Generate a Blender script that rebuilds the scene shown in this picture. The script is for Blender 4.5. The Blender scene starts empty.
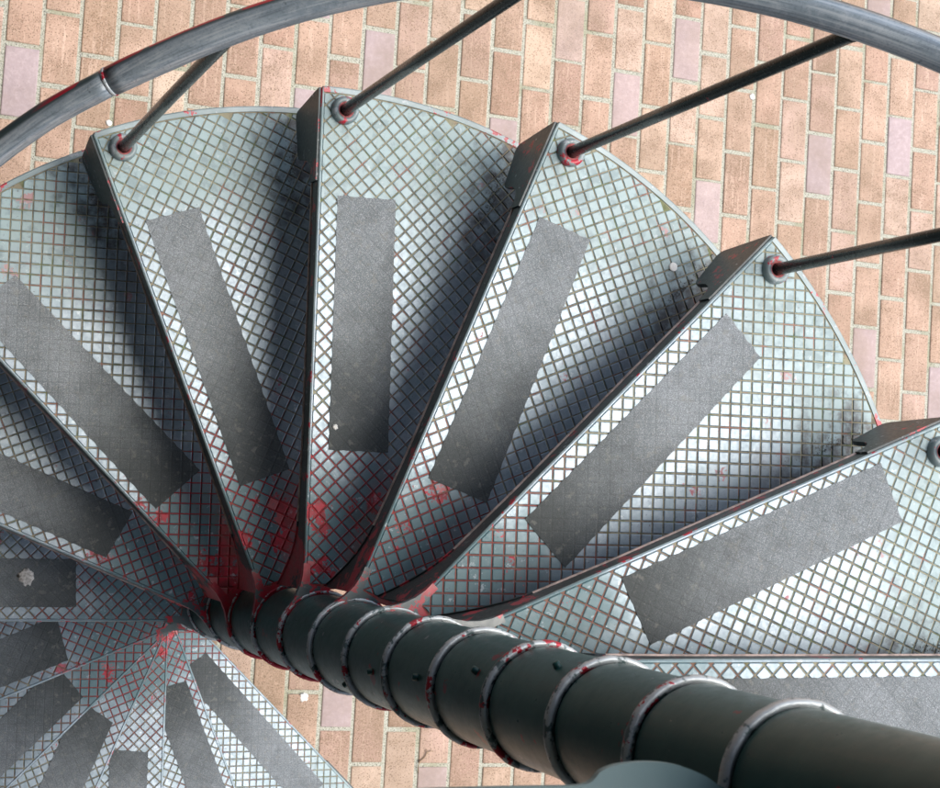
import bpy, math, random
from mathutils import Vector, Matrix
random.seed(7)
sc = bpy.context.scene
COL = sc.collection
PI = math.pi

# ------------------------------------------------------------------ dimensions
H = 0.19767            # riser
DPHI = 0.3934          # 22.5 degrees per tread
PHI0 = 1.80252
ZG = -2.0              # paving
R_OUT = 1.0
TOP = 9                # index of the landing level
LOW = -9               # lowest tread
NOSE = 0.039           # nosing offset from the radial line
CELL = 0.02066

def ang(k): return PHI0 - k * DPHI

# ------------------------------------------------------------------ mesh builder
class MB:
    def __init__(s): s.v = []; s.f = []; s.m = []; s.sm = []
    def vert(s, p): s.v.append(tuple(p)); return len(s.v) - 1
    def face(s, idx, m=0, smooth=False): s.f.append(tuple(idx)); s.m.append(m); s.sm.append(smooth)
    def poly(s, pts, m=0, smooth=False): s.face([s.vert(p) for p in pts], m, smooth)
    def prism(s, pts, a, b, m=0, axis='z'):
        """extrude a 2D outline between a and b"""
        def P(p, t):
            return (p[0], p[1], t) if axis == 'z' else (p[0], t, p[1])
        A = [s.vert(P(p, a)) for p in pts]; B = [s.vert(P(p, b)) for p in pts]
        n = len(pts)
        s.face(A[::-1], m); s.face(B, m)
        for i in range(n):
            j = (i + 1) % n
            s.face((A[i], A[j], B[j], B[i]), m)
    def lathe(s, prof, c=(0, 0), n=48, m=0, closed=True, z0=0):
        rows = []
        for (r, z) in prof:
            rows.append([s.vert((c[0] + r * math.cos(2 * PI * i / n), c[1] + r * math.sin(2 * PI * i / n), z + z0)) for i in range(n)])
        k = len(prof)
        for a in range(k if closed else k - 1):
            b = (a + 1) % k
            for i in range(n):
                j = (i + 1) % n
                s.face((rows[a][i], rows[a][j], rows[b][j], rows[b][i]), m, True)
    def tube(s, path, rad, n=16, m=0, caps=True):
        path = [Vector(p) for p in path]; rows = []; up = None
        for i, p in enumerate(path):
            t = (path[min(i + 1, len(path) - 1)] - path[max(i - 1, 0)]).normalized()
            if up is None:
                up = Vector((0, 0, 1)) if abs(t.z) < .9 else Vector((1, 0, 0))
            sd = t.cross(up).normalized(); up2 = sd.cross(t).normalized(); up = up2
            r = rad[i] if isinstance(rad, (list, tuple)) else rad
            rows.append([s.vert(p + (sd * math.cos(2 * PI * k / n) + up2 * math.sin(2 * PI * k / n)) * r) for k in range(n)])
        for a in range(len(rows) - 1):
            for i in range(n):
                j = (i + 1) % n
                s.face((rows[a][i], rows[a][j], rows[a + 1][j], rows[a + 1][i]), m, True)
        if caps: s.face(rows[0][::-1], m); s.face(rows[-1], m)
    def blob(s, c, rx, ry, rz, m=0, seed=0, n=18, k=8, jit=.25):
        rnd = random.Random(seed); rows = []
        for a in range(k + 1):
            th = PI * a / k
            rows.append([s.vert((c[0] + rx * math.sin(th) * math.cos(2 * PI * i / n) * (1 + jit * rnd.uniform(-1, 1)),
                                 c[1] + ry * math.sin(th) * math.sin(2 * PI * i / n) * (1 + jit * rnd.uniform(-1, 1)),
                                 c[2] + rz * math.cos(th))) for i in range(n)])
        for a in range(k):
            for i in range(n):
                j = (i + 1) % n
                s.face((rows[a][i], rows[a + 1][i], rows[a + 1][j], rows[a][j]), m, True)
    def build(s, name, mats, parent=None, auto=None):
        me = bpy.data.meshes.new(name)
        me.from_pydata(s.v, [], s.f)
        for m in (mats if isinstance(mats, (list, tuple)) else [mats]): me.materials.append(m)
        me.polygons.foreach_set('material_index', s.m)
        me.polygons.foreach_set('use_smooth', s.sm)
        me.update()
        o = bpy.data.objects.new(name, me); COL.objects.link(o)
        if parent is not None: o.parent = parent
        return o

def tag(o, label=None, cat=None, group=None, kind=None):
    if label: o['label'] = label
    if cat: o['category'] = cat
    if group: o['group'] = group
    if kind: o['kind'] = kind
    return o

# ------------------------------------------------------------------ node helpers
class NT:
    def __init__(s, name):
        s.mat = bpy.data.materials.new(name); s.mat.use_nodes = True
        s.t = s.mat.node_tree; s.t.nodes.clear()
        s.out = s.t.nodes.new('ShaderNodeOutputMaterial')
        s.b = s.t.nodes.new('ShaderNodeBsdfPrincipled')
        s.t.links.new(s.b.outputs[0], s.out.inputs[0])
        s.tc = s.t.nodes.new('ShaderNodeTexCoord')
        s.obj = s.tc.outputs['Object']
    def n(s, ty, **kw):
        nd = s.t.nodes.new(ty)
        for k, v in kw.items(): setattr(nd, k, v)
        return nd
    def set(s, sock, v):
        if hasattr(v, 'is_output') or isinstance(v, bpy.types.NodeSocket): s.t.links.new(v, sock)
        elif isinstance(v, (tuple, list)) and len(v) == 3 and sock.type == 'RGBA': sock.default_value = (*v, 1)
        else: sock.default_value = v
    def math(s, op, a, b=None, c=None, clamp=False):
        nd = s.n('ShaderNodeMath', operation=op, use_clamp=clamp); s.set(nd.inputs[0], a)
        if b is not None: s.set(nd.inputs[1], b)
        if c is not None: s.set(nd.inputs[2], c)
        return nd.outputs[0]
    def mix(s, f, a, b):
        nd = s.n('ShaderNodeMix', data_type='RGBA'); s.set(nd.inputs[0], f); s.set(nd.inputs[6], a); s.set(nd.inputs[7], b)
        return nd.outputs[2]
    def mixf(s, f, a, b):
        nd = s.n('ShaderNodeMix', data_type='FLOAT'); s.set(nd.inputs[0], f); s.set(nd.inputs[2], a); s.set(nd.inputs[3], b)
        return nd.outputs[0]
    def noise(s, scale, vec=None, detail=3, rough=.55, dim='3D', w=None):
        nd = s.n('ShaderNodeTexNoise', noise_dimensions=dim); s.set(nd.inputs['Vector'], vec if vec is not None else s.obj)
        nd.inputs['Scale'].default_value = scale; nd.inputs['Detail'].default_value = detail; nd.inputs['Roughness'].default_value = rough
        if w is not None: s.set(nd.inputs['W'], w)
        return nd.outputs['Fac']
    def vor(s, scale, vec=None, feature='F1', out='Distance'):
        nd = s.n('ShaderNodeTexVoronoi', feature=feature); s.set(nd.inputs['Vector'], vec if vec is not None else s.obj)
        nd.inputs['Scale'].default_value = scale
        return nd.outputs[out]
    def white(s, vec, out='Value'):
        nd = s.n('ShaderNodeTexWhiteNoise', noise_dimensions='3D'); s.set(nd.inputs['Vector'], vec)
        return nd.outputs[out]
    def ramp(s, f, lo, hi):           # smooth 0..1 between lo and hi
        nd = s.n('ShaderNodeMapRange', interpolation_type='SMOOTHSTEP'); s.set(nd.inputs[0], f)
        s.set(nd.inputs[1], lo); s.set(nd.inputs[2], hi); nd.inputs[3].default_value = 0; nd.inputs[4].default_value = 1
        return nd.outputs[0]
    def vadd(s, a, b):
        nd = s.n('ShaderNodeVectorMath', operation='ADD'); s.set(nd.inputs[0], a); s.set(nd.inputs[1], b); return nd.outputs[0]
    def comb(s, x, y, z):
        nd = s.n('ShaderNodeCombineXYZ'); s.set(nd.inputs[0], x); s.set(nd.inputs[1], y); s.set(nd.inputs[2], z); return nd.outputs[0]
    def sep(s, v):
        nd = s.n('ShaderNodeSeparateXYZ'); s.set(nd.inputs[0], v); return nd.outputs
    def bump(s, h, strength=.5, dist=.001):
        nd = s.n('ShaderNodeBump'); s.set(nd.inputs['Height'], h); nd.inputs['Strength'].default_value = strength; nd.inputs['Distance'].default_value = dist
        s.t.links.new(nd.outputs[0], s.b.inputs['Normal'])
    def fin(s, col=None, rough=None, metal=None, spec=None):
        if col is not None: s.set(s.b.inputs['Base Color'], col)
        if rough is not None: s.set(s.b.inputs['Roughness'], rough)
        if metal is not None: s.set(s.b.inputs['Metallic'], metal)
        if spec is not None: s.set(s.b.inputs['Specular IOR Level'], spec)
        return s.mat
    def rnd(s):
        oi = s.n('ShaderNodeObjectInfo'); return oi.outputs['Random']
    def shifted(s):                    # object coordinates moved by a per-object random amount
        r = s.rnd()
        return s.vadd(s.obj, s.comb(s.math('MULTIPLY', r, 17.3), s.math('MULTIPLY', r, 31.7), s.math('MULTIPLY', r, 7.9)))

TEAL = (0.065, 0.135, 0.148)
TEAL_L = (0.25, 0.335, 0.335)
REDP = (0.40, 0.010, 0.028)
PINK = (0.50, 0.17, 0.16)

def mat_tile():
    m = NT('tread_tile_paint')
    x, y, z = m.sep(m.obj)
    r = m.math('SQRT', m.math('ADD', m.math('MULTIPLY', x, x), m.math('MULTIPLY', y, y)))
    sv = m.shifted()
    big = m.noise(7, sv, 3)
    mid = m.noise(28, sv, 4, .6)
    fine = m.noise(170, sv, 3, .65)
    # id of each little square
    u = m.math('FLOOR', m.math('DIVIDE', m.math('ADD', x, y), CELL * math.sqrt(2)))
    v = m.math('FLOOR', m.math('DIVIDE', m.math('SUBTRACT', x, y), CELL * math.sqrt(2)))
    tid = m.comb(u, v, m.math('MULTIPLY', m.rnd(), 97))
    wv = m.white(tid)
    wv2 = m.white(m.vadd(tid, (13.1, 7.7, 3.3)))
    # walked zone: shiny, worn
    rr = m.math('ADD', r, m.math('MULTIPLY', m.math('SUBTRACT', big, .5), .28))
    walked = m.math('MULTIPLY', m.ramp(rr, .24, .40), m.math('SUBTRACT', 1, m.ramp(rr, .70, .92)))
    walked = m.math('MULTIPLY', walked, m.mixf(wv, .78, 1.0))
    paint = m.mix(m.ramp(r, .28, .8), TEAL, TEAL_L)
    paint = m.mix(m.math('MULTIPLY', m.math('MULTIPLY', wv, m.ramp(r, .2, .7)), .4), paint, (0.29, 0.41, 0.43))
    paint = m.mix(m.math('MULTIPLY', m.ramp(mid, .48, .62), .45), paint, (0.09, 0.14, 0.15))
    worn = m.mix(m.ramp(mid, .35, .65), (0.195, 0.25, 0.285), (0.275, 0.33, 0.37))
    worn = m.mix(m.math('MULTIPLY', m.ramp(fine, .5, .62), .3), worn, (0.16, 0.2, 0.25))
    col = m.mix(walked, paint, worn)
    # red primer showing through: clusters, then single squares inside the clusters
    inner = m.math('SUBTRACT', 1, m.ramp(r, .16, .42))
    redc = m.noise(11, m.vadd(sv, (3.3, 1.1, 0)), 4, .6)
    oi = m.n('ShaderNodeObjectInfo'); bias = m.sep(oi.outputs['Color'])[0]
    redt = m.math('ADD', redc, m.math('ADD', m.math('SUBTRACT', m.math('MULTIPLY', m.math('MULTIPLY', inner, bias), .17), m.math('MULTIPLY', m.ramp(r, .45, .6), .025)), m.math('MULTIPLY', m.math('SUBTRACT', wv2, .5), .12)))
    redt = m.math('ADD', redt, m.math('ADD', m.math('MULTIPLY', m.math('SUBTRACT', fine, .5), .40), m.math('MULTIPLY', m.math('SUBTRACT', mid, .5), .30)))
    red = m.math('MULTIPLY', m.ramp(redt, .71, .735), m.mixf(walked, 1.0, .75))
    redcol = m.mix(m.ramp(m.noise(60, sv), .42, .6), REDP, (0.22, 0.012, 0.02))
    redcol = m.mix(m.math('MULTIPLY', m.ramp(wv, .8, .9), .6), redcol, PINK)
    redcol = m.mix(m.ramp(r, .50, .8), redcol, (0.36, 0.22, 0.22))
    col = m.mix(red, col, redcol)
    # pale scuffs and dark grime specks
    sc_ = m.ramp(m.noise(55, m.vadd(sv, (9, 2, 0)), 5, .7), .60, .68)
    col = m.mix(m.math('MULTIPLY', sc_, .55), col, (0.46, 0.52, 0.54))
    dk = m.ramp(m.noise(120, m.vadd(sv, (1, 8, 0)), 4, .7), .64, .70)
    col = m.mix(m.math('MULTIPLY', dk, .7), col, (0.05, 0.05, 0.045))
    # grime collecting toward the back of each tread, near the hub
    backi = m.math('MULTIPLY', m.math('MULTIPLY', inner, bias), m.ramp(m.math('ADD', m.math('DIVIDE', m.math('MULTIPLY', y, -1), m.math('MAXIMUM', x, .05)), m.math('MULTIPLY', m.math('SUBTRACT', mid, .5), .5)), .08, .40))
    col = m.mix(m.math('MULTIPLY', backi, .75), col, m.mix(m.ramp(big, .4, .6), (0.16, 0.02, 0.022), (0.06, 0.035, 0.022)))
    back = m.ramp(m.math('ADD', m.math('DIVIDE', m.math('MULTIPLY', y, -1), m.math('MAXIMUM', x, .05)), m.math('MULTIPLY', m.math('SUBTRACT', mid, .5), .35)), .285, .42)  # shade under the next tread painted into the outer back corner
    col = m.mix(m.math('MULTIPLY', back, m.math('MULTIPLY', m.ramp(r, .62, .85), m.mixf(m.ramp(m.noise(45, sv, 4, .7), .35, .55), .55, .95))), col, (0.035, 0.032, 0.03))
    rough = m.mixf(walked, .52, .39)
    rough = m.math('ADD', rough, m.math('MULTIPLY', m.math('SUBTRACT', fine, .5), .35))
    rough = m.mixf(red, rough, .55)
    metal = m.math('MULTIPLY', m.math('MULTIPLY', walked, .40), m.math('SUBTRACT', 1, red))
    m.bump(m.math('ADD', m.math('MULTIPLY', fine, .6), m.math('MULTIPLY', m.noise(420, sv, 2), .4)), .35, .0006)
    return m.fin(col, rough, metal, .5)

def mat_groove():
    m = NT('tread_groove_grime')
    x, y, z = m.sep(m.obj)
    r = m.math('SQRT', m.math('ADD', m.math('MULTIPLY', x, x), m.math('MULTIPLY', y, y)))
    sv = m.shifted()
    n1 = m.noise(14, sv, 3); n2 = m.noise(60, sv, 4, .65)
    c = m.mix(m.ramp(n1, .4, .62), (0.225, 0.20, 0.14), (0.27, 0.26, 0.18))
    c = m.mix(m.math('MULTIPLY', m.ramp(n2, .5, .62), .6), c, (0.07, 0.06, 0.045))
    c = m.mix(m.math('MULTIPLY', m.ramp(m.noise(30, m.vadd(sv, (5, 5, 0)), 3), .56, .64), .6), c, (0.10, 0.14, 0.05))
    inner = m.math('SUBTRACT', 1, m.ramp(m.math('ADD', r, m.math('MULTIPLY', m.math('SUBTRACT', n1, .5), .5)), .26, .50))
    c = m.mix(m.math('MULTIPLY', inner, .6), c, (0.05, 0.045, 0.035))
    oi = m.n('ShaderNodeObjectInfo'); bias = m.sep(oi.outputs['Color'])[0]
    redm = m.math('MULTIPLY', m.math('MULTIPLY', inner, m.math('ADD', .2, m.math('MULTIPLY', bias, .8))), m.ramp(n2, .33, .46))
    c = m.mix(m.math('MULTIPLY', redm, .95), c, (0.33, 0.028, 0.035))
    c = m.mix(m.math('MULTIPLY', m.ramp(m.noise(18, m.vadd(sv, (0, 7, 0)), 3), .58, .66), .6), c, (0.28, 0.10, 0.08))
    m.bump(m.noise(300, sv, 3), .5, .001)
    return m.fin(c, .85, 0, .25)

def mat_paint(name, base, lite, red_amt=.62, wear=.58, rough=.4, spec=.5, edge=False, radial=False):
    m = NT(name)
    sv = m.shifted()
    n1 = m.noise(9, sv, 3); n2 = m.noise(45, sv, 5, .65); n3 = m.noise(160, sv, 3, .6)
    c = m.mix(m.ramp(n1, .35, .7), base, lite)
    w = m.math('ADD', n2, m.math('MULTIPLY', m.math('SUBTRACT', n3, .5), .3))
    c = m.mix(m.math('MULTIPLY', m.ramp(w, wear, wear + .05), .8), c, (0.33, 0.37, 0.39))
    rn = m.noise(22, m.vadd(sv, (4.4, 2.2, 9.1)), 5, .6)
    rd = m.math('ADD', rn, m.math('MULTIPLY', m.math('SUBTRACT', n3, .5), .25))
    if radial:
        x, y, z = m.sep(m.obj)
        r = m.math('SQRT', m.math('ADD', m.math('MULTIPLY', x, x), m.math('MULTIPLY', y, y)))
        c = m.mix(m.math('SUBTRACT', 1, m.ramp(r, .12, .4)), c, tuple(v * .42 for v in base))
        rd = m.math('ADD', rd, m.math('MULTIPLY', m.math('MULTIPLY', m.math('SUBTRACT', 1, m.ramp(r, .10, .24)), m.math('SUBTRACT', m.sep(m.n('ShaderNodeObjectInfo').outputs['Color'])[0], .35)), .22))
        x, y, z = m.sep(m.obj)
        r = m.math('SQRT', m.math('ADD', m.math('MULTIPLY', x, x), m.math('MULTIPLY', y, y)))
        rd = m.math('ADD', rd, m.math('MULTIPLY', m.math('SUBTRACT', 1, m.ramp(r, .10, .3)), .06))
    redm = m.ramp(rd, red_amt, red_amt + .03)
    c = m.mix(redm, c, m.mix(m.ramp(n2, .4, .6), REDP, (0.30, 0.03, 0.04)))
    m.bump(m.math('ADD', n2, m.math('MULTIPLY', n3, .4)), .25, .0012)
    return m.fin(c, m.math('ADD', rough, m.math('MULTIPLY', m.math('SUBTRACT', n3, .5), .3)), 0, spec)

def mat_tape():
    m = NT('anti_slip_grit')
    x, y, z = m.sep(m.obj)
    sv = m.shifted()
    g = m.white(m.comb(m.math('FLOOR', m.math('MULTIPLY', x, 1100)), m.math('FLOOR', m.math('MULTIPLY', y, 1100)), 0))
    g2 = m.noise(700, m.obj, 2)
    n1 = m.noise(8, sv, 4, .6); n2 = m.noise(70, sv, 4, .65)
    c = m.mix(m.ramp(n1, .30, .74), (0.150, 0.174, 0.180), (0.190, 0.216, 0.225))
    c = m.mix(m.math('MULTIPLY', m.ramp(g, .78, .98), .6), c, (0.46, 0.48, 0.50))
    c = m.mix(m.math('MULTIPLY', m.math('SUBTRACT', 1, m.ramp(g, .0, .35)), .45), c, (0.035, 0.040, 0.043))
    # darker toward the narrow end
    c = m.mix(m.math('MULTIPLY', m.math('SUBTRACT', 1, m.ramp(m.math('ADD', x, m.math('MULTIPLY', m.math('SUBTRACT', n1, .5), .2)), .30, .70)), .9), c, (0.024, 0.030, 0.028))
    c = m.mix(m.math('MULTIPLY', m.ramp(n2, .56, .66), .35), c, (0.20, 0.20, 0.17))
    c = m.mix(m.math('MULTIPLY', m.ramp(m.noise(24, m.vadd(sv, (2, 6, 0)), 5, .65), .5, .62), .22), c, (0.06, 0.066, 0.066))
    # faint relief of the squares underneath
    s2 = math.sqrt(2) * CELL
    fu = m.math('ABSOLUTE', m.math('SUBTRACT', m.math('FRACT', m.math('DIVIDE', m.math('ADD', x, y), s2)), .5))
    fv = m.math('ABSOLUTE', m.math('SUBTRACT', m.math('FRACT', m.math('DIVIDE', m.math('SUBTRACT', x, y), s2)), .5))
    gr = m.math('MULTIPLY', m.ramp(m.math('MAXIMUM', fu, fv), .36, .5), -.7)
    c = m.mix(m.math('MULTIPLY', m.ramp(m.math('MAXIMUM', fu, fv), .40, .49), .10), c, (0.05, 0.05, 0.045))
    hgt = m.math('ADD', gr, m.math('MULTIPLY', m.math('ADD', g2, g), .5))
    m.bump(hgt, .55, .0012)
    return m.fin(c, .72, .0, .4)

def mat_brick():
    m = NT('clay_paver')
    at = m.n('ShaderNodeAttribute', attribute_name='rnd'); rv = at.outputs['Fac']
    ak = m.n('ShaderNodeAttribute', attribute_name='mauve'); mk = ak.outputs['Fac']
    off = m.vadd(m.obj, m.comb(m.math('MULTIPLY', rv, 53), m.math('MULTIPLY', rv, 91), 0))
    cr = m.n('ShaderNodeValToRGB'); m.set(cr.inputs[0], rv)
    e = cr.color_ramp.elements
    cols = [(0, (0.36, 0.245, 0.165)), (.18, (0.43, 0.30, 0.22)), (.34, (0.37, 0.235, 0.172)), (.5, (0.52, 0.39, 0.285)), (.66, (0.30, 0.195, 0.142)), (.82, (0.46, 0.32, 0.26)), (1, (0.52, 0.41, 0.31))]
    e[0].position = 0; e[0].color = (*cols[0][1], 1); e[1].position = 1; e[1].color = (*cols[-1][1], 1)
    for p, c in cols[1:-1]:
        q = e.new(p); q.color = (*c, 1)
    c = cr.outputs[0]
    n1 = m.noise(9, off, 4, .6); n2 = m.noise(60, off, 5, .7); n3 = m.noise(260, off, 3, .7)
    c = m.mix(m.math('MULTIPLY', m.ramp(n1, .42, .68), .25), c, (0.24, 0.155, 0.095))
    c = m.mix(m.math('MULTIPLY', m.ramp(n2, .48, .68), .35), c, (0.56, 0.40, 0.29))
    # long kiln streaks
    mp = m.n('ShaderNodeMapping'); m.set(mp.inputs[0], off); mp.inputs['Scale'].default_value = (90, 4.5, 1)
    st = m.n('ShaderNodeTexNoise'); m.set(st.inputs['Vector'], mp.outputs[0]); st.inputs['Scale'].default_value = 1; st.inputs['Detail'].default_value = 3
    c = m.mix(m.math('MULTIPLY', m.ramp(st.outputs['Fac'], .57, .66), .5), c, (0.58, 0.43, 0.33))
    pv = m.math('SUBTRACT', 1, m.ramp(m.vor(150, off), .24, .33))
    c = m.mix(m.math('MULTIPLY', pv, m.math('MULTIPLY', m.ramp(n2, .36, .52), .85)), c, (0.12, 0.08, 0.045))
    pits = m.ramp(m.math('ADD', n3, m.math('MULTIPLY', m.math('SUBTRACT', n1, .5), .45)), .545, .60)
    c = m.mix(m.math('MULTIPLY', pits, .62), c, (0.17, 0.11, 0.065))
    c = m.mix(m.math('MULTIPLY', m.ramp(m.noise(190, m.vadd(off, (5, 1, 0)), 4, .75), .54, .62), .4), c, (0.62, 0.47, 0.37))
    lich = m.ramp(m.noise(130, m.vadd(off, (2, 2, 0)), 4, .7), .62, .70)
    c = m.mix(m.math('MULTIPLY', lich, .45), c, (0.30, 0.27, 0.15))
    mc = m.mix(m.ramp(n2, .4, .7), (0.37, 0.300, 0.298), (0.44, 0.36, 0.355))
    mc = m.mix(m.math('MULTIPLY', m.ramp(n3, .62, .7), .4), mc, (0.18, 0.14, 0.13))
    c = m.mix(mk, c, mc)
    c = m.mix(m.math('MULTIPLY', m.ramp(m.noise(1.4, None, 5, .65), .40, .62), .45), c, (0.22, 0.165, 0.105))
    m.bump(m.math('ADD', m.math('MULTIPLY', n2, .5), m.math('MULTIPLY', pits, -.6)), .6, .002)
    return m.fin(c, .82, 0, .35)

def mat_mortar():
    m = NT('sandy_joint')
    n1 = m.noise(5, None, 3); n3 = m.noise(220, None, 4, .75); n4 = m.vor(120)
    c = m.mix(m.ramp(n3, .38, .64), (0.25, 0.255, 0.195), (0.50, 0.505, 0.43))
    c = m.mix(m.math('MULTIPLY', m.ramp(n1, .5, .66), .5), c, (0.23, 0.23, 0.13))
    c = m.mix(m.math('MULTIPLY', m.math('SUBTRACT', 1, m.ramp(n4, .16, .28)), .8), c, (0.07, 0.07, 0.065))
    m.bump(n3, .8, .003)
    return m.fin(c, .92, 0, .2)

def mat_far():
    m = NT('far_paving')
    br = m.n('ShaderNodeTexBrick'); m.set(br.inputs['Vector'], m.obj)
    br.inputs['Color1'].default_value = (0.42, 0.24, 0.16, 1); br.inputs['Color2'].default_value = (0.48, 0.29, 0.19, 1); br.inputs['Mortar'].default_value = (0.33, 0.31, 0.24, 1)
    br.inputs['Scale'].default_value = 1; br.inputs['Brick Width'].default_value = .2239; br.inputs['Row Height'].default_value = .11147; br.inputs['Mortar Size'].default_value = .006
    return m.fin(br.outputs[0], .85, 0, .3)

def mat_column():
    m = NT('column_dark_paint')
    sv = m.shifted()
    n1 = m.noise(12, sv, 3); n2 = m.noise(70, sv, 5, .65); n3 = m.noise(240, sv, 3)
    mp = m.n('ShaderNodeMapping'); m.set(mp.inputs[0], sv); mp.inputs['Scale'].default_value = (90, 90, 6)
    st = m.n('ShaderNodeTexNoise'); m.set(st.inputs['Vector'], mp.outputs[0]); st.inputs['Scale'].default_value = 1; st.inputs['Detail'].default_value = 3
    c = m.mix(m.ramp(n1, .35, .65), (0.012, 0.062, 0.058), (0.020, 0.078, 0.072))
    c = m.mix(m.math('MULTIPLY', m.ramp(st.outputs['Fac'], .55, .7), .35), c, (0.04, 0.075, 0.068))
    ch = m.ramp(m.noise(26, m.vadd(sv, (3, 1, 2)), 5, .6), .685, .70)
    c = m.mix(ch, c, (0.24, 0.26, 0.26))
    rd = m.ramp(m.noise(20, m.vadd(sv, (7, 5, 1)), 4, .6), .665, .68)
    c = m.mix(rd, c, (0.16, 0.012, 0.018))
    m.bump(m.math('ADD', n2, m.math('MULTIPLY', n3, .3)), .14, .001)
    return m.fin(c, m.math('ADD', .33, m.math('MULTIPLY', m.math('SUBTRACT', n2, .5), .3)), 0, .3)

def mat_rim(bias=0.0, name='hub_rim_worn_paint'):
    m = NT(name)
    x, y, z = m.sep(m.obj)
    sv = m.shifted()
    n2 = m.noise(38, sv, 5, .65); n3 = m.noise(170, sv, 3); n1 = m.noise(13, sv, 3)
    c = m.mix(m.ramp(n1, .4, .6), (0.05, 0.085, 0.088), (0.10, 0.15, 0.155))
    top = m.ramp(z, -.005, -.001)
    w = m.math('ADD', m.math('ADD', n2, m.math('MULTIPLY', m.math('SUBTRACT', n3, .5), .3)), m.math('MULTIPLY', top, .10))
    c = m.mix(m.ramp(w, .49, .56), c, (0.44, 0.49, 0.50))
    rn = m.math('ADD', m.noise(24, m.vadd(sv, (4, 2, 9)), 5, .6), m.math('MULTIPLY', m.math('SUBTRACT', n3, .5), .25))
    rn = m.math('ADD', rn, m.math('MULTIPLY', m.math('SUBTRACT', 1, m.ramp(z, -.014, -.006)), .06))
    c = m.mix(m.ramp(m.math('ADD', rn, bias), .585, .60), c, (0.36, 0.015, 0.03))
    m.bump(m.math('ADD', n2, m.math('MULTIPLY', n3, .5)), .5, .0025)
    return m.fin(c, .42, m.math('MULTIPLY', m.ramp(w, .52, .6), .25), .5)

def mat_rail():
    m = NT('handrail_worn_steel')
    sv = m.obj
    n1 = m.noise(6, sv, 3); n2 = m.noise(50, sv, 5, .7); n3 = m.noise(300, sv, 3, .7)
    c = m.mix(m.ramp(n1, .35, .65), (0.20, 0.25, 0.285), (0.28, 0.335, 0.37))
    c = m.mix(m.math('MULTIPLY', m.ramp(n2, .45, .65), .45), c, (0.38, 0.42, 0.45))
    c = m.mix(m.math('MULTIPLY', m.ramp(n3, .5, .64), .4), c, (0.10, 0.14, 0.16))
    xx, yy, zz = m.sep(m.obj)
    th = m.math('ARCTAN2', yy, xx)
    rr_ = m.math('SQRT', m.math('ADD', m.math('MULTIPLY', xx, xx), m.math('MULTIPLY', yy, yy)))
    sx = m.comb(m.math('MULTIPLY', th, 7), m.math('MULTIPLY', rr_, 260), m.math('MULTIPLY', m.math('ADD', zz, m.math('MULTIPLY', th, H / DPHI)), 260))
    st = m.n('ShaderNodeTexNoise'); m.set(st.inputs['Vector'], sx); st.inputs['Scale'].default_value = 1; st.inputs['Detail'].default_value = 5
    c = m.mix(m.math('MULTIPLY', m.ramp(st.outputs['Fac'], .52, .62), .6), c, (0.40, 0.45, 0.48))
    c = m.mix(m.math('MULTIPLY', m.math('SUBTRACT', 1, m.ramp(st.outputs['Fac'], .36, .46)), .5), c, (0.08, 0.11, 0.14))
    # the outer flank still has its green coat, chipped to red
    x, y, z = m.sep(m.obj)
    r = m.math('SQRT', m.math('ADD', m.math('MULTIPLY', x, x), m.math('MULTIPLY', y, y)))
    rc = m.math('ADD', .9545, m.math('MULTIPLY', .057, m.math('MAXIMUM', 0, m.math('SUBTRACT', 2.96, z))))
    r = m.math('SUBTRACT', r, rc)
    out = m.ramp(r, .0095, .0145)
    c = m.mix(out, c, (0.055, 0.085, 0.09))
    chip = m.ramp(m.noise(19, m.vadd(sv, (2, 2, 2)), 2, .5), .50, .52)
    band = m.math('MULTIPLY', m.ramp(r, .0145, .0165), m.math('SUBTRACT', 1, m.ramp(m.math('ABSOLUTE', m.math('SUBTRACT', z, 2.90)), .10, .13)))
    c = m.mix(m.math('MULTIPLY', band, chip), c, (0.50, 0.008, 0.03))
    m.bump(n2, .15, .001)
    return m.fin(c, m.math('ADD', .34, m.math('MULTIPLY', m.math('SUBTRACT', n2, .5), .4)), .25, .5)

def mat_simple(name, col, rough=.6, metal=0, var=.25, scale=40):
    m = NT(name)
    n = m.noise(scale, m.shifted(), 4, .6)
    c = m.mix(m.ramp(n, .35, .65), tuple(v * (1 - var) for v in col), tuple(min(1, v * (1 + var)) for v in col))
    m.bump(n, .3, .001)
    return m.fin(c, rough, metal, .4)

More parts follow.
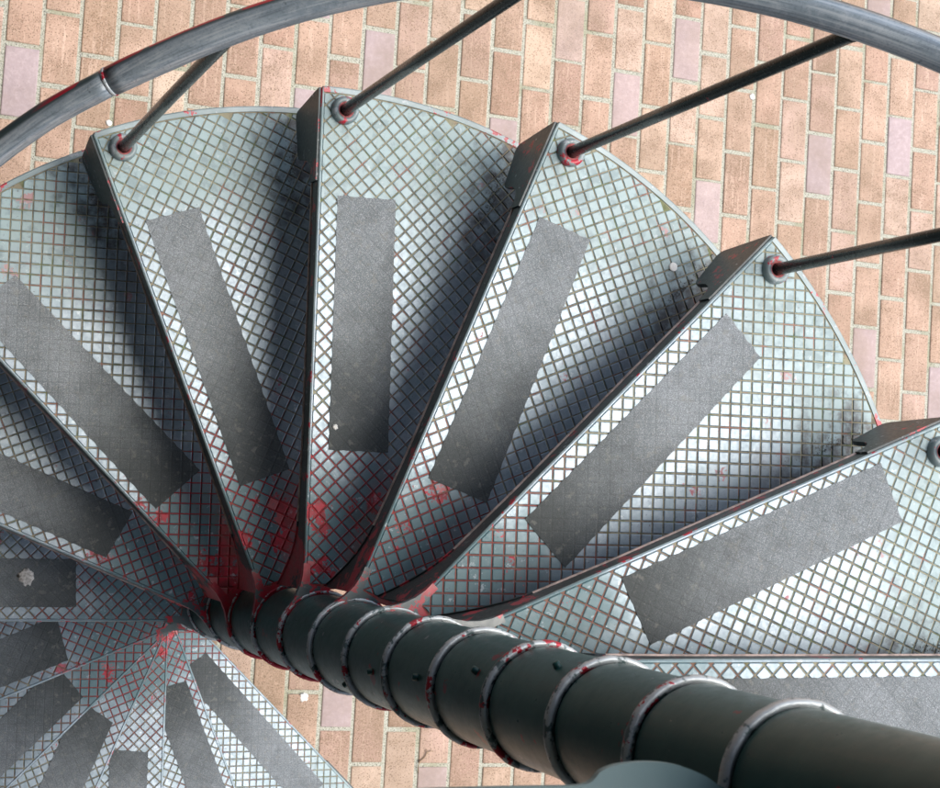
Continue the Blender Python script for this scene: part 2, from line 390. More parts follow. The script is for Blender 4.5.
M = dict(
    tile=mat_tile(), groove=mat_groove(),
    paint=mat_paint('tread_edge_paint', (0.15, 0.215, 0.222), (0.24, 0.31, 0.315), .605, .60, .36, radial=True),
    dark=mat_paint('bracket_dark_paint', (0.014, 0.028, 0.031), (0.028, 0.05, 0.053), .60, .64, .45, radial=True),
    lip=mat_simple('bare_plate_edge', (0.42, 0.33, 0.28), .5, .1, .3, 60),
    tape=mat_tape(), brick=mat_brick(), mortar=mat_mortar(), far=mat_far(),
    column=mat_column(), rim=mat_rim(), rim_red=mat_rim(.10, 'hub_rim_red_primer'), rail=mat_rail(),
    baluster=mat_paint('baluster_dark_paint', (0.006, 0.018, 0.018), (0.011, 0.028, 0.028), .70, .66, .24, .2),
    collar=mat_paint('collar_paint', (0.13, 0.18, 0.185), (0.20, 0.25, 0.25), .56, .56, .42),
    collar_in=mat_simple('collar_primer', (0.42, 0.13, 0.13), .6, 0, .35, 90),
    gum=mat_simple('white_gum', (0.62, 0.62, 0.58), .6, 0, .08, 200),
    lichen=mat_simple('pale_lichen', (0.38, 0.37, 0.34), .9, 0, .3, 200),
    litter=mat_simple('dry_litter', (0.075, 0.055, 0.03), .9, 0, .7, 150),
    twig=mat_simple('dry_stalk', (0.26, 0.19, 0.12), .85, 0, .3, 90),
    landing=mat_paint('landing_paint', (0.14, 0.235, 0.235), (0.16, 0.255, 0.255), .72, .70, .45),
    render=mat_simple('blocker_render', (0.05, 0.05, 0.05), .9, 0, .1, 3),  # dark surface of the added, unseen sky-blocking facade
)

# ------------------------------------------------------------------ polygon clipping for the raised squares
def clip(poly, planes):
    """keep the part of a convex polygon where n.p <= d for every plane"""
    for (nx, ny, d) in planes:
        out = []
        for i in range(len(poly)):
            a, b = poly[i], poly[(i + 1) % len(poly)]
            da = nx * a[0] + ny * a[1] - d; db = nx * b[0] + ny * b[1] - d
            if da <= 0: out.append(a)
            if (da < 0 < db) or (db < 0 < da):
                t = da / (da - db); out.append((a[0] + (b[0] - a[0]) * t, a[1] + (b[1] - a[1]) * t))
        poly = out
        if len(poly) < 3: return None
    return poly

def inset_poly(poly, d):
    n = len(poly); pl = []
    for i in range(n):
        a, b = poly[i], poly[(i + 1) % n]
        ex, ey = b[0] - a[0], b[1] - a[1]; L = math.hypot(ex, ey)
        if L < 1e-7: continue
        nx, ny = ey / L, -ex / L               # outward for counter-clockwise outlines
        pl.append((nx, ny, nx * a[0] + ny * a[1] - d))
    return clip(list(poly), pl)

def area(p): return .5 * sum(p[i][0] * p[(i + 1) % len(p)][1] - p[(i + 1) % len(p)][0] * p[i][1] for i in range(len(p)))

def add_tiles(mb, planes, bx, m_top, m_side, zt=0.0, zb=-.0018, gap=.0020):
    s = CELL; c = math.sqrt(.5)
    n = int(1.4 / s)
    for i in range(-n, n):
        for j in range(-n, n):
            # grid axes at 45 degrees to the nosing
            g = gap * .5
            q = []
            for (a, b) in ((i * s + g, j * s + g), ((i + 1) * s - g, j * s + g), ((i + 1) * s - g, (j + 1) * s - g), (i * s + g, (j + 1) * s - g)):
                q.append(((a + b) * c, (a - b) * c))
            cx = sum(p[0] for p in q) / 4; cy = sum(p[1] for p in q) / 4
            if not (bx[0] < cx < bx[1] and bx[2] < cy < bx[3]): continue
            if area(q) < 0: q = q[::-1]
            q = clip(q, planes)
            if not q or area(q) < 4e-6: continue
            # drop near-duplicate corners
            q2 = [q[0]]
            for p in q[1:]:
                if math.hypot(p[0] - q2[-1][0], p[1] - q2[-1][1]) > .0006: q2.append(p)
            if math.hypot(q2[0][0] - q2[-1][0], q2[0][1] - q2[-1][1]) < .0006: q2.pop()
            if len(q2) < 3: continue
            t = inset_poly(q2, .0009)
            if not t or len(t) != len(q2): continue
            # order both rings from the same corner
            best = min(range(len(t)), key=lambda k: math.hypot(t[k][0] - q2[0][0], t[k][1] - q2[0][1]))
            t = t[best:] + t[:best]
            B = [mb.vert((p[0], p[1], zb)) for p in q2]
            T = [mb.vert((p[0], p[1], zt - .0003)) for p in t]
            t3 = inset_poly(t, .0007)
            if t3 and len(t3) == len(t):
                best = min(range(len(t3)), key=lambda k: math.hypot(t3[k][0] - t[0][0], t3[k][1] - t[0][1]))
                t3 = t3[best:] + t3[:best]
                U = [mb.vert((p[0], p[1], zt)) for p in t3]
            else: U = None
            k = len(B)
            for a in range(k):
                b = (a + 1) % k
                mb.face((B[a], B[b], T[b], T[a]), m_top)
                if U: mb.face((T[a], T[b], U[b], U[a]), m_top)
            mb.face(U if U else T, m_top)

# ------------------------------------------------------------------ one tread plate in its own frame
AW = math.radians(30)          # how far the plate runs back under the next one
def tread_mesh():
    mb = MB()
    ZB = -.0018
    a0 = math.asin(NOSE / R_OUT) - .004
    arc = [(R_OUT * math.cos(a0 - t * (AW + a0) / 28), R_OUT * math.sin(a0 - t * (AW + a0) / 28)) for t in range(29)]
    yF = NOSE - .0062
    outline = [(.078, yF)] + [(p[0] * .989, min(p[1] * .989, yF)) for p in arc[:1]] + [(p[0] * .989, p[1] * .989) for p in arc[1:]] + [(.100, -.058), (.086, -.036)]
    base = [(p[0], p[1], ZB) for p in outline][::-1]
    mb.poly(base, 1)
    mb.poly([(p[0], p[1], -.0065) for p in outline], 3)
    # raised squares
    planes = [(0, 1, yF), (-math.sin(AW), -math.cos(AW), .0), (-1, 0, -.093)]
    N = 26
    for i in range(N + 1):
        t = a0 - (AW + a0) * i / N
        planes.append((math.cos(t), math.sin(t), R_OUT - .0135))
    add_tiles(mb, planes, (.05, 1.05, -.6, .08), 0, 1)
    # nosing, bullnose and hanging flange with a bare lower lip
    xs = [.082 + (.9955 - .082) * i / 60 for i in range(61)]
    def prof(x):
        d = .038 + .012 * max(0, min(1, (.34 - x) / .16)) + (H - .068) * max(0, min(1, (.205 - x) / .125)) ** 1.9
        w = .0006 * math.sin(x * 211) * .5
        P = [(yF, ZB), (yF + .0006, -.0002), (NOSE - .0045, 0)]
        for a in (75, 60, 45, 30, 15, 0):
            P.append((NOSE - .0045 + .0045 * math.cos(math.radians(a)), -.0045 + .0045 * math.sin(math.radians(a))))
        P += [(NOSE, -d + .003), (NOSE + .0022, -d + .002), (NOSE + .0026, -d - .001), (NOSE - .004, -d - .001), (NOSE - .004, -.0065), (yF, -.0065)]
        return P
    rows = [[mb.vert((x, p[0], p[1])) for p in prof(x)] for x in xs]
    n = len(rows[0])
    for i in range(60):
        for j in range(n):
            k = (j + 1) % n
            mi = 2 if j <= 8 or j > 12 else 4
            if 9 <= j <= 11: mi = 4
            if j == 8: mi = 3
            if j in (1, 2, 3): mi = 0
            if 6 <= j <= 8: mi = 3
            if xs[i] < .20 and j >= 8: mi = 3
            mb.face((rows[i][j], rows[i + 1][j], rows[i + 1][k], rows[i][k]), mi, j < 8)
    mb.face(rows[-1], 2); mb.face(rows[0][::-1], 2)
    # outer skirt along the arc
    pr = [(.9885, ZB), (.989, 0), (.9975, 0), (1.0, -.0025), (1.0, -.024), (.996, -.024), (.996, -.0065), (.9885, -.0065)]
    rows = []
    for i in range(41):
        t = a0 - (AW + a0) * i / 40
        rows.append([mb.vert((r * math.cos(t), r * math.sin(t), z)) for r, z in pr])
    for i in range(40):
        for j in range(len(pr)):
            k = (j + 1) % len(pr)
            mb.face((rows[i][k], rows[i + 1][k], rows[i + 1][j], rows[i][j]), 2, False)
    mb.face(rows[0], 2); mb.face(rows[-1][::-1], 2)
    # smooth neck between plate and hub
    neck = [(.060, .030), (.092, .030), (.088, .0), (.080, -.020), (.070, -.015)]
    mb.prism(neck[::-1], -.012, -.0006, 2)
    # fillet running from the nosing round onto the rim
    fil = [(.040, .071), (.058, .0595), (.074, .0500), (.092, .0430), (.112, .0392), (.130, .0388), (.130, .026), (.060, .026), (.034, .060)]
    mb.prism(fil, -.013, .0003, 2)
    return mb

def bracket_mesh():
    """deep outer end of the nosing flange"""
    mb = MB()
    P = [(.9965, -.004), (.9955, -.020), (.981, -.150), (.976, -.158), (.968, -.160), (.893, -.137), (.884, -.128), (.880, -.112), (.876, -.082), (.868, -.062), (.856, -.049), (.842, -.042), (.825, -.0395), (.825, -.004)]
    mb.prism(P[::-1], NOSE - .0045, NOSE + .0035, 0, axis='y')
    return mb

def hub_mesh(h=H):
    mb = MB()
    mb.lathe([(.0752, -.012), (.0752, -.016), (.0752, -h * .5), (.0752, -h + .0125), (.0752, -h + .0085), (.0745, -h + .0055), (.0730, -h + .0035), (.060, -h + .0035), (.060, -.016)], n=64, m=0)
    return mb
def rim_mesh():
    mb = MB()
    mb.lathe([(.0720, -.0135), (.0795, -.0130), (.0820, -.0105), (.0828, -.0075), (.0828, -.0045), (.0821, -.0016), (.0806, .0002), (.0790, .0008), (.0768, .0004), (.0752, -.0018), (.072, -.003)], n=96, m=0)
    rr = random.Random(3)
    ph = [rr.uniform(0, 6.28) for _ in range(6)]
    for i, p in enumerate(mb.v):
        a = math.atan2(p[1], p[0]); q = sum(math.sin(a * f + ph[n_]) for n_, f in enumerate((5, 9, 14, 23, 31, 37))) / 6
        q2 = sum(math.sin(a * f + ph[5 - n_]) for n_, f in enumerate((7, 11, 17, 26))) / 4
        k = 1 + q * .009; mb.v[i] = (p[0] * k, p[1] * k, p[2] + q2 * .0008)
    return mb

def tape_mesh(quad, seed):
    """grit tape draped over the squares: quad corners (x,y) local, outer front, outer back, inner back, inner front"""
    rnd = random.Random(seed); mb = MB()
    A, B, C, D = [Vector(q) for q in quad]
    pts = []
    def side(p, q, n, amp):
        for i in range(n):
            t = i / n; v = p.lerp(q, t)
            nrm = Vector((-(q - p).y, (q - p).x)).normalized()
            ph = (v.x + v.y) / (CELL * 1.4142), (v.x - v.y) / (CELL * 1.4142)
            w = math.cos(2 * PI * ph[0]) * .5 + math.cos(2 * PI * ph[1]) * .5
            pts.append(v + nrm * (amp * w + rnd.uniform(-.0005, .0005)))
    L = (B - C).length
    side(A, B, 20, .0010); side(B, C, 110, .0007); side(C, D, 20, .0005); side(D, A, 110, .0007)
    # round the four corners slightly by dropping the first sample
    a = sum(pts[i].x * pts[(i + 1) % len(pts)].y - pts[(i + 1) % len(pts)].x * pts[i].y for i in range(len(pts)))
    if a < 0: pts = pts[::-1]
    mb.prism([(p.x, p.y) for p in pts], -.0006, .0009, 0)
    return mb

# ------------------------------------------------------------------ the staircase
stair = bpy.data.objects.new('spiral_staircase', None); COL.objects.link(stair)
stair.location = (0, 0, ZG)
tag(stair, 'green-grey painted steel spiral staircase with chequered treads winding round a dark central column', 'spiral staircase')

def place(o, k, parent=stair):
    o.parent = parent
    if parent is stair:
        o.location = (0, 0, k * H - ZG); o.rotation_euler = (0, 0, ang(k))

F = {   # measured tapes: outer front, outer back, inner back, inner front
    1: [(.800, .001), (.802, -.111), (.334, -.113), (.335, .001)],
    0: [(.816, .001), (.810, -.104), (.284, -.098), (.288, .004)],
    2: [(.824, -.001), (.832, -.106), (.319, -.119), (.313, -.002)],
    3: [(.832, .002), (.830, -.098), (.313, -.105), (.315, .003)],
    4: [(.840, .017), (.845, -.088), (.342, -.099), (.332, .016)],
    5: [(.840, .012), (.842, -.090), (.300, -.098), (.297, .010)],
    -1: [(.838, .012), (.836, -.095), (.313, -.103), (.317, .014)],
    -2: [(.835, .012), (.835, -.094), (.303, -.096), (.314, .012)],
    -3: [(.840, .008), (.838, -.096), (.327, -.097), (.323, .007)],
    -4: [(.840, .010), (.840, -.092), (.327, -.090), (.337, .013)],
    -5: [(.840, .006), (.838, -.094), (.337, -.095), (.346, .006)],
    -6: [(.850, .006), (.850, -.096), (.342, -.097), (.364, .006)],
    -7: [(.855, -.006), (.855, -.104), (.436, -.106), (.447, -.004)],
    -8: [(.845, .010), (.845, -.090), (.298, -.088), (.313, .014)],
    -9: [(.862, -.014), (.863, -.113), (.306, -.093), (.322, .003)],
}
RED = {-3: .45, -2: .7, -1: 1.0, 0: 1.0, 1: .9, 2: .6, 3: .35, 4: .05, 5: 0, 6: 0, -4: .6, -5: .6}
rim_red_ob = rim_mesh().build('hub_rim', M['rim_red']); rim_red_mesh = rim_red_ob.data; bpy.data.objects.remove(rim_red_ob)
tread0 = bracket0 = hub0 = rim0 = baluster0 = collar0 = bolt0 = None
BR = .957; BY = -.006
def baluster_mesh():
    mb = MB()
    top = .885
    mb.tube([(BR, BY, -.012), (BR, BY, top * .5), (BR - .002, BY, top), (BR - .004, BY, top + .018)], .0108, n=20)
    return mb
def collar_mesh():
    mb = MB()
    mb.lathe([(.0112, .0008), (.0112, .010), (.0150, .0125), (.0185, .0145), (.0225, .0135), (.0252, .0095), (.0258, .003), (.0258, -.0005)], c=(BR, BY), n=32, closed=False)
    for i, s in enumerate(mb.f): pass
    # inner primer ring
    k = 32
    for i in range(len(mb.f)):
        if i < 2 * k: mb.m[i] = 1
    return mb

for k in range(LOW, TOP):
    if tread0 is None:
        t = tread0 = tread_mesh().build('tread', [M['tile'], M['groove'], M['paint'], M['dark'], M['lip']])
        br = bracket0 = bracket_mesh().build('bracket', M['dark'])
        hb = hub0 = hub_mesh().build('hub_sleeve', M['column'])
        rm = rim0 = rim_mesh().build('hub_rim', M['rim'])
        ba = baluster0 = baluster_mesh().build('baluster', M['baluster'])
        co = collar0 = collar_mesh().build('collar', [M['collar'], M['collar_in']])
    else:
        t, br, hb, rm, ba, co = [o.copy() for o in (tread0, bracket0, hub0, rim0, baluster0, collar0)]
        for o in (t, br, hb, rm, ba, co): COL.objects.link(o)
    place(t, k)
    for o in (br, hb, rm): o.parent = t
    br.color = (.3, .3, .3, 1)
    rb = RED.get(k, .7); t.color = (rb, rb, rb, 1)
    if k in (-1, 0, 1): rm.data = rim_red_mesh
    place(ba, k); co.parent = ba
    rm.rotation_euler = (0, 0, k * 1.37); hb.rotation_euler = (0, 0, k * 2.11)
    quad = F.get(k, [(.84, .006), (.84, -.096), (.32, -.098), (.32, .006)])
    tp = tape_mesh(quad, 100 + k).build('anti_slip_strip', M['tape'], t)
    if not 2 < k < 8: continue
    # set screw on the sleeve, facing roughly the same way on each
    sb = {3: .8, 4: .64, 5: .67, 6: .67, 7: .66}
    wa = {3: 11.42, 4: 12.76, 5: 13.24, 6: 14.31, 7: 15.54}.get(k, 13.0 + .8 * (k % 3))
    al = ang(wa) - ang(k)
    mb = MB(); mb.lathe([(0.0001, .0072), (.0035, .0072), (.0048, .0055), (.0052, 0), (.0052, -.004)], n=14, closed=False)
    bo = mb.build('set_screw', M['column'], t)
    zz = -(1 - sb.get(k, .66)) * H
    bo.location = (.0750 * math.cos(al), .0750 * math.sin(al), zz)
    bo.rotation_euler = (0, PI / 2, al)

# column: pipe inside the sleeves, bare post above the top rim, foot plate
mb = MB()
zt = TOP * H - ZG
mb.lathe([(.062, .012), (.062, zt + .0), (.0750, zt + .003), (.0750, zt + .006), (.0750, zt + 1.21), (.0750, zt + 1.22), (.069, zt + 1.232), (.0001, zt + 1.236)], n=72, closed=False)
col = mb.build('centre_column', M['column'], stair)
mb = MB(); mb.prism([(-.15, -.15), (.15, -.15), (.15, .15), (-.15, .15)], .0, .012)
mb.lathe([(.073, .012), (.073, .05), (.064, .05), (.064, .012)], n=48)
mb.build('base_plate', M['column'], stair)

# landing (quadrant) at the top level
Lp = [(-.0745, .0185), (-.083, .0215), (-.098, .034), (-.122, .0475), (-.150, .0560), (-.178, .0595), (-.197, .0575), (-.206, .0515), (-.213, .0487), (-.225, .0490)]
def smooth_line(P, n=6):
    out = []
    for i in range(len(P) - 1):
        p0, p1, p2, p3 = P[max(i - 1, 0)], P[i], P[i + 1], P[min(i + 2, len(P) - 1)]
        for q in range(n):
            t = q / n
            out.append(tuple(.5 * (2 * p1[d] + (p2[d] - p0[d]) * t + (2 * p0[d] - 5 * p1[d] + 4 * p2[d] - p3[d]) * t * t + (3 * p1[d] - p0[d] - 3 * p2[d] + p3[d]) * t ** 3) for d in (0, 1)))
    return out + [P[-1]]
Lp = smooth_line(Lp)
Lp += [(-.295, .0618), (-.403, .0800), (-1.06, .1865)]
Lp += [(-1.235, -.86), (-.145, -1.045)]
a9 = ang(TOP); c9, s9 = math.cos(a9), math.sin(a9)
def l9(x, y): return (x * c9 - y * s9, x * s9 + y * c9)
Lp += [l9(1.03, NOSE), l9(.12, NOSE), l9(.082, NOSE + .004), l9(.055, .055)]
Lp += [(.077 * math.cos(t), .077 * math.sin(t)) for t in [a9 - .2 - i * (a9 - .2 + PI - .35) / 6 * 1 for i in range(0, 6)] if False]
ins = [(-.02, -.07), (-.055, -.052), (-.074, -.02)]
mb = MB()
mb.prism([(p[0], p[1] - .0025) for p in (Lp + ins)][::-1], -.008, 0)
# fascia under the two free edges
def fascia(a, b, depth):
    a = Vector(a); b = Vector(b); d = (b - a).normalized(); n = Vector((-d.y, d.x)) * .003
    q = [a + n, b + n, b - n, a - n]
    mb.prism([(p.x, p.y) for p in q], -depth, -.013)
fascia((-.24, .032), (-1.055, .163), .022); fascia(l9(1.02, NOSE - .006), l9(.12, NOSE - .006), .06)
land = mb.build('landing_plate', M['landing'], stair); land.location = (0, 0, TOP * H - ZG)
tag(land, 'plain green-grey landing plate at the top with a small notch beside the column')
o = rim0.copy(); COL.objects.link(o); o.parent = land; o.location = (0, 0, 0); o.rotation_euler = (0, 0, 2.6)
o = hub0.copy(); COL.objects.link(o); o.parent = land; o.location = (0, 0, 0)

# handrail: a helix of tube in two lengths with a socket joint
def rail_pt(kk):
    pts = [(-3, .962, 0), (-.86, .9705, .895), (-.66, .9685, .90), (-.48, .963, .905), (-.26, .957, .918), (-.07, .955, .922), (.22, .9545, .925), (1.65, .9525, .926), (9.2, .9525, .926)]
    if kk <= pts[1][0]: r, dz = .9705, .895
    else:
        for a, b in zip(pts[1:-1], pts[2:]):
            if a[0] <= kk <= b[0]:
                t = (kk - a[0]) / (b[0] - a[0]); r = a[1] + t * (b[1] - a[1]); dz = a[2] + t * (b[2] - a[2]); break
        else: r, dz = .9525, .926
    a = ang(kk)
    return (r * math.cos(a), r * math.sin(a), kk * H + dz - ZG)
KJ = -.435
hr = bpy.data.objects.new('handrail', None)
mb = MB(); mb.tube([rail_pt(-9.2 + (KJ + 9.2) * i / 190) for i in range(191)], .0196, n=28)
rail_low = mb.build('handrail', M['rail'], stair)
mb = MB()
path = [rail_pt(KJ + (9.2 - KJ) * i / 200) for i in range(201)]
mb.tube(path, [.0206] + [.0212] * 200, n=28)
rail_up = mb.build('handrail', M['rail'], stair)
bpy.data.objects.remove(hr)
# worn weld bead at the socket
mb = MB(); mb.tube([rail_pt(KJ - .008 + .012 * i / 4) for i in range(5)], [.0200, .0211, .0215, .0214, .0210], n=28)
mb.build('weld_bead', M['rim'], rail_up)

# ------------------------------------------------------------------ paving
BW = .11147; BL = .2239; BAZ = -.19204; BOFF = -3.07172; PH = .435
def cellof(x, y):
    u = (x * math.cos(BAZ) + y * math.sin(BAZ)) / BW - BOFF; v = (-x * math.sin(BAZ) + y * math.cos(BAZ)) / BL
    i = math.floor(u); return i, math.floor(v - PH - .5 * (i % 2))
def cell_uv(u, v):
    i = math.floor(u); return i, math.floor(v * 1.0141 - PH - .5 * (i % 2))
MAUVE = {cell_uv(*q): w for q, w in [((-.66, 6.28), 1), ((9.57, 7.37), 1), ((7.83, 7.9), .9), ((7.42, 6.63), 1), ((17.56, 7.41), .75), ((19.47, 8.29), .75), ((24.48, 6.81), .95), ((27.49, 7.32), .95), ((20.42, 5.91), .75), ((26.59, 9.63), .9), ((26.45, 3.96), .8), ((29.18, 3.44), .9), ((9.48, -1.79), 1), ((12.3, -2.62), .9), ((13.52, 6.68), .9), ((15.58, 8.34), .45)]}
gr = bpy.data.objects.new('ground', None)
bpy.data.objects.remove(gr)
verts = []; faces = []; rn = []; mv = []
rnd = random.Random(11)
I0, I1 = -34, 74; J0, J1 = -22, 26
JG = .0120
for i in range(I0, I1):
    for j in range(J0, J1):
        u0 = (i + BOFF) * BW; v0 = (j + PH + .5 * (i % 2)) * BL
        jx = rnd.uniform(-.0012, .0012); jy = rnd.uniform(-.003, .003); dz = rnd.uniform(-.0012, .0012)
        rr = rnd.random(); r0 = rnd.random()
        mk = MAUVE.get((i, j))
        if mk is None:
            seen = -2 < i < 31 and -4 < j < 11
            mk = 0 if (seen or r0 > .06) else .9
        a = [u0 + JG / 2 + jx + rnd.uniform(-.0006, .0006), u0 + BW - JG / 2 + jx + rnd.uniform(-.0006, .0006), v0 + JG * .55 + jy, v0 + BL - JG * .55 + jy]
        b = len(verts)
        lev = [(0, -.012), (.0004, -.0022), (.0022, -.0005), (.005, 0)]
        for (d, z) in lev:
            c = .0012 + d * .25
            x0, x1, y0, y1 = a[0] + d, a[1] - d, a[2] + d, a[3] - d
            for (x, y) in ((x0 + c, y0), (x1 - c, y0), (x1, y0 + c), (x1, y1 - c), (x1 - c, y1), (x0 + c, y1), (x0, y1 - c), (x0, y0 + c)):
                verts.append((x, y, z + dz))
        for l in range(3):
            for q in range(8):
                q2 = (q + 1) % 8
                faces.append((b + l * 8 + q, b + l * 8 + q2, b + (l + 1) * 8 + q2, b + (l + 1) * 8 + q)); rn.append(rr); mv.append(mk)
        faces.append(tuple(b + 24 + q for q in range(8))); rn.append(rr); mv.append(mk)
me = bpy.data.meshes.new('paving'); me.from_pydata(verts, [], faces)
for nm, dat in (('rnd', rn), ('mauve', mv)):
    at = me.attributes.new(nm, 'FLOAT', 'FACE'); at.data.foreach_set('value', dat)
me.materials.append(M['brick']); me.polygons.foreach_set('use_smooth', [True] * len(faces)); me.update()
pav = bpy.data.objects.new('paving', me); COL.objects.link(pav)
pav.location = (0, 0, ZG); pav.rotation_euler = (0, 0, BAZ)
tag(pav, 'peach and mauve clay pavers laid in running bond', kind='structure')
mb = MB()
uA, uB, vA, vB = (I0 + BOFF) * BW, (I1 + BOFF) * BW, (J0 + PH + .5) * BL, (J1 + PH) * BL
mb.poly([(uA - .01, vA - .2, 0), (uB + .01, vA - .2, 0), (uB + .01, vB + .2, 0), (uA - .01, vB + .2, 0)])
o = mb.build('joint_sand', M['mortar']); o.location = (0, 0, ZG - .0042); o.rotation_euler = (0, 0, BAZ); tag(o, kind='structure')
mb = MB()
mb.poly([(-300, -300, 0), (300, -300, 0), (300, 300, 0), (-300, 300, 0)])
o = mb.build('ground', M['far']); o.location = (0, 0, ZG - .016); o.rotation_euler = (0, 0, BAZ + PI / 2); tag(o, kind='structure')

# ------------------------------------------------------------------ added unseen facade and roof edge, blocking sky to darken the left side
blocker_wall = bpy.data.objects.new('sky_blocker', None); COL.objects.link(blocker_wall); blocker_wall.location = (-1.6, 0, ZG)
tag(blocker_wall, 'added unseen facade and overhang beside the landing, blocking sky on the left', 'sky_blocker')
mb = MB()
mb.prism([(-.3, -9), (0, -9), (0, -1.0), (-.3, -1.0)], 0, 9.0)
mb.prism([(-.3, .1), (0, .1), (0, 9), (-.3, 9)], 0, 9.0)
mb.prism([(-.3, -1.0), (0, -1.0), (0, .1), (-.3, .1)], 0, TOP * H - ZG)
mb.prism([(-.3, -1.0), (0, -1.0), (0, .1), (-.3, .1)], TOP * H - ZG + 2.1, 9.0)
mb.build('blocker_wall', M['render'], blocker_wall)
mb = MB(); mb.prism([(-.3, -9), (1.95, -9), (1.95, 9), (-.3, 9)], 5.45, 5.6)
mb.build('blocker_eave', M['render'], blocker_wall)  # added overhang out of view, shuts out sky above the left treads
mb = MB(); mb.prism([(-.10, -.98), (-.05, -.98), (-.05, .08), (-.10, .08)], TOP * H - ZG + .01, TOP * H - ZG + 2.09)
mb.build('added_door', M['column'], blocker_wall)
mb = MB(); mb.prism([(.0, -.86), (.56, -.86), (.37, .172), (0, .10)], TOP * H - ZG - .014, TOP * H - ZG - .001)
mb.build('added_threshold', M['landing'], blocker_wall)

# ------------------------------------------------------------------ small litter lying about
def spot(name, loc, rx, rz, mat, label, cat, seed, jit=.25, group=None):
    mb = MB(); mb.blob((0, 0, 0), rx, rx, rz, seed=seed, jit=jit)
    o = mb.build(name, mat); o.location = loc; tag(o, label, cat, group); return o
spot('gum_spot', (.6901, .5885, 2 * H + .0012), .0085, .0016, M['gum'], 'round white gum spot on a chequered tread, just left of the right-hand notched bracket', 'gum', 3, .06)
spot('gum_spot', (.0707, .3704, 1 * H + .0012), .0042, .0014, M['gum'], 'tiny white droplet on the dark grit strip of the upright tread', 'gum', 5, .5)
spot('gum_spot', (.526, -.476, ZG + .001), .013, .002, M['gum'], 'cream gum blob on the paver joint just below the column', 'gum', 8, .35)
spot('gum_spot', (2.396, 1.327, ZG + .001), .010, .0015, M['gum'], 'white gum spot on the pavers just below the long baluster at the upper right', 'gum', 12, .3)
spot('gum_spot', (.134, 1.352, ZG + .001), .009, .0015, M['gum'], 'white gum spot on pavers by the corner of the left tread', 'gum', 15, .3)
spot('lichen_patch', (-.4167, .1244, -3 * H + .0012), .017, .0016, M['lichen'], 'pale crusty lichen patch on the black strip at the left edge', 'lichen', 19, .35)
mb = MB()
pts = [(-.045, -.022, .004), (-.034, -.004, .006), (-.018, .006, .007), (-.002, .004, .006), (.014, .012, .008), (.028, .008, .006), (.036, -.002, .005)]
mb.tube(pts, [.0012, .0018, .0022, .0020, .0022, .0018, .001], n=7); mb.tube([(.014, .012, .008), (.019, .024, .008)], .0013, n=6)
o = mb.build('dry_stalk', M['twig']); o.location = (.898, -.738, ZG + .0005); o.rotation_euler = (0, 0, .5)
tag(o, 'curled dry brown stalk lying on the pavers under the column', 'stalk')
# crumbs of moss and leaf caught where each bracket meets the tread beneath it
mb = MB(); rnd = random.Random(5)
for k in range(LOW, TOP - 1):
    a1 = ang(k + 1); c1, s1 = math.cos(a1), math.sin(a1)
    for q in range(170):
        x = rnd.choice((rnd.gauss(.90, .03), rnd.gauss(.875, .03))); y = NOSE + abs(rnd.gauss(0, .009)) - .010
        if not .15 < x < .96: continue
        px, py = x * c1 - y * s1, x * s1 + y * c1
        s = rnd.uniform(.0004, .0011); z = k * H + s * .3
        t = rnd.uniform(0, PI)
        d = Vector((math.cos(t), math.sin(t))) * s * rnd.uniform(1, 2.6); e = Vector((-d.y, d.x)).normalized() * s * .6
        p = Vector((px, py))
        vs = [p - d, p + e, p + d, p - e]
        ap = (p.x, p.y, z + s * .9)
        ids = [mb.vert((v.x, v.y, z)) for v in vs]; ai = mb.vert(ap)
        for w in range(4): mb.face((ids[w], ids[(w + 1) % 4], ai))
o = mb.build('moss_crumbs', M['litter']); tag(o, 'dark crumbs of moss and leaf caught in the corners of the treads', kind='stuff')

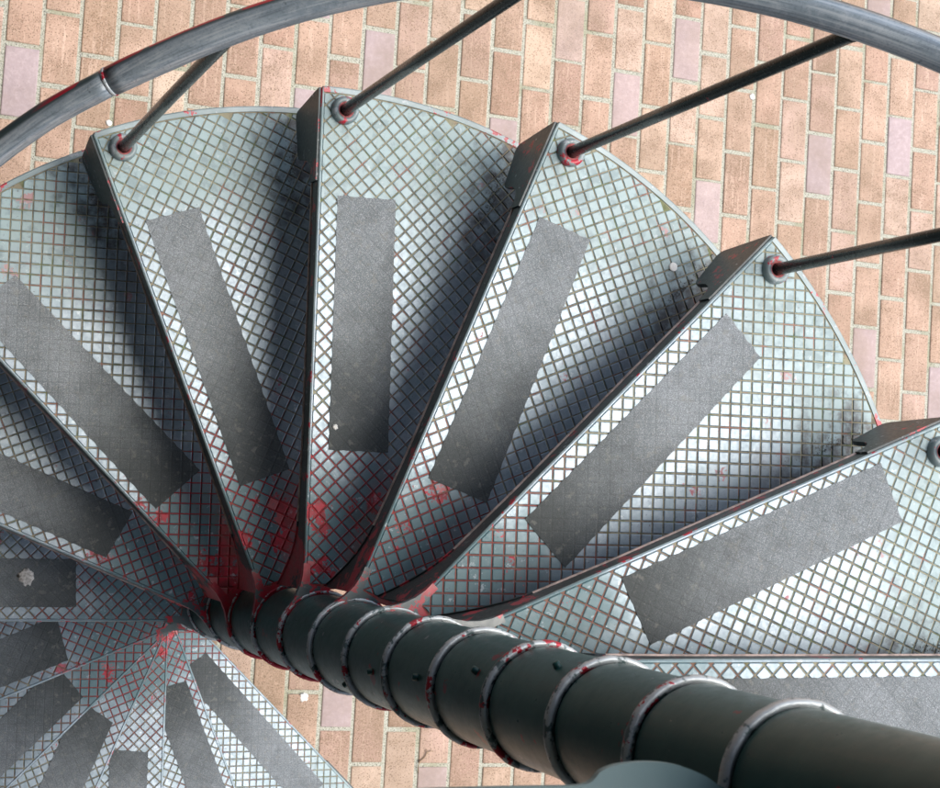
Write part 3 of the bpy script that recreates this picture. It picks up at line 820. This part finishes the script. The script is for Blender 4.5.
# ------------------------------------------------------------------ camera
import json
R = [[0.92458764, 0.11004034, -0.36473116], [-0.1185784, 0.99294417, -0.00102052], [0.36204538, 0.04419279, 0.93111231]]
cam = bpy.data.cameras.new('Camera'); co = bpy.data.objects.new('Camera', cam); COL.objects.link(co)
mw = Matrix(R).to_4x4(); mw.translation = (-0.81282476, 0.39763765, 3.13951273)
co.matrix_world = mw
cam.sensor_fit = 'HORIZONTAL'; cam.sensor_width = 36; cam.lens = 1686.93 / 940 * 36
cam.clip_start = .05; cam.clip_end = 2000
cam.dof.use_dof = True; cam.dof.focus_distance = 3.1; cam.dof.aperture_fstop = 18
sc.camera = co

# ------------------------------------------------------------------ daylight, overcast
SUN_EL = math.radians(68); SUN_AZ = math.radians(-12)     # azimuth measured from +X toward +Y
w = bpy.data.worlds.new('World'); sc.world = w; w.use_nodes = True
nt = w.node_tree; nt.nodes.clear()
sky = nt.nodes.new('ShaderNodeTexSky'); sky.sky_type = 'NISHITA'; sky.sun_disc = False
sky.sun_elevation = SUN_EL; sky.sun_rotation = PI / 2 - SUN_AZ
sky.air_density = 1.0; sky.dust_density = 4.5; sky.ozone_density = 1.0
bg = nt.nodes.new('ShaderNodeBackground'); bg.inputs[1].default_value = .15
ow = nt.nodes.new('ShaderNodeOutputWorld')
nt.links.new(sky.outputs[0], bg.inputs[0]); nt.links.new(bg.outputs[0], ow.inputs[0])
sl = bpy.data.lights.new('sun', 'SUN'); sl.energy = 1.05; sl.angle = math.radians(40); sl.color = (1, .99, .975)
so = bpy.data.objects.new('sun', sl); COL.objects.link(so)
d = Vector((math.cos(SUN_EL) * math.cos(SUN_AZ), math.cos(SUN_EL) * math.sin(SUN_AZ), math.sin(SUN_EL)))
so.rotation_euler = d.to_track_quat('Z', 'Y').to_euler()
sc.view_settings.view_transform = 'Standard'; sc.view_settings.look = 'None'
sc.view_settings.gamma = 1; sc.view_settings.use_curve_mapping = False
sc.view_settings.exposure = 1.12
sc.cycles.max_bounces = 8
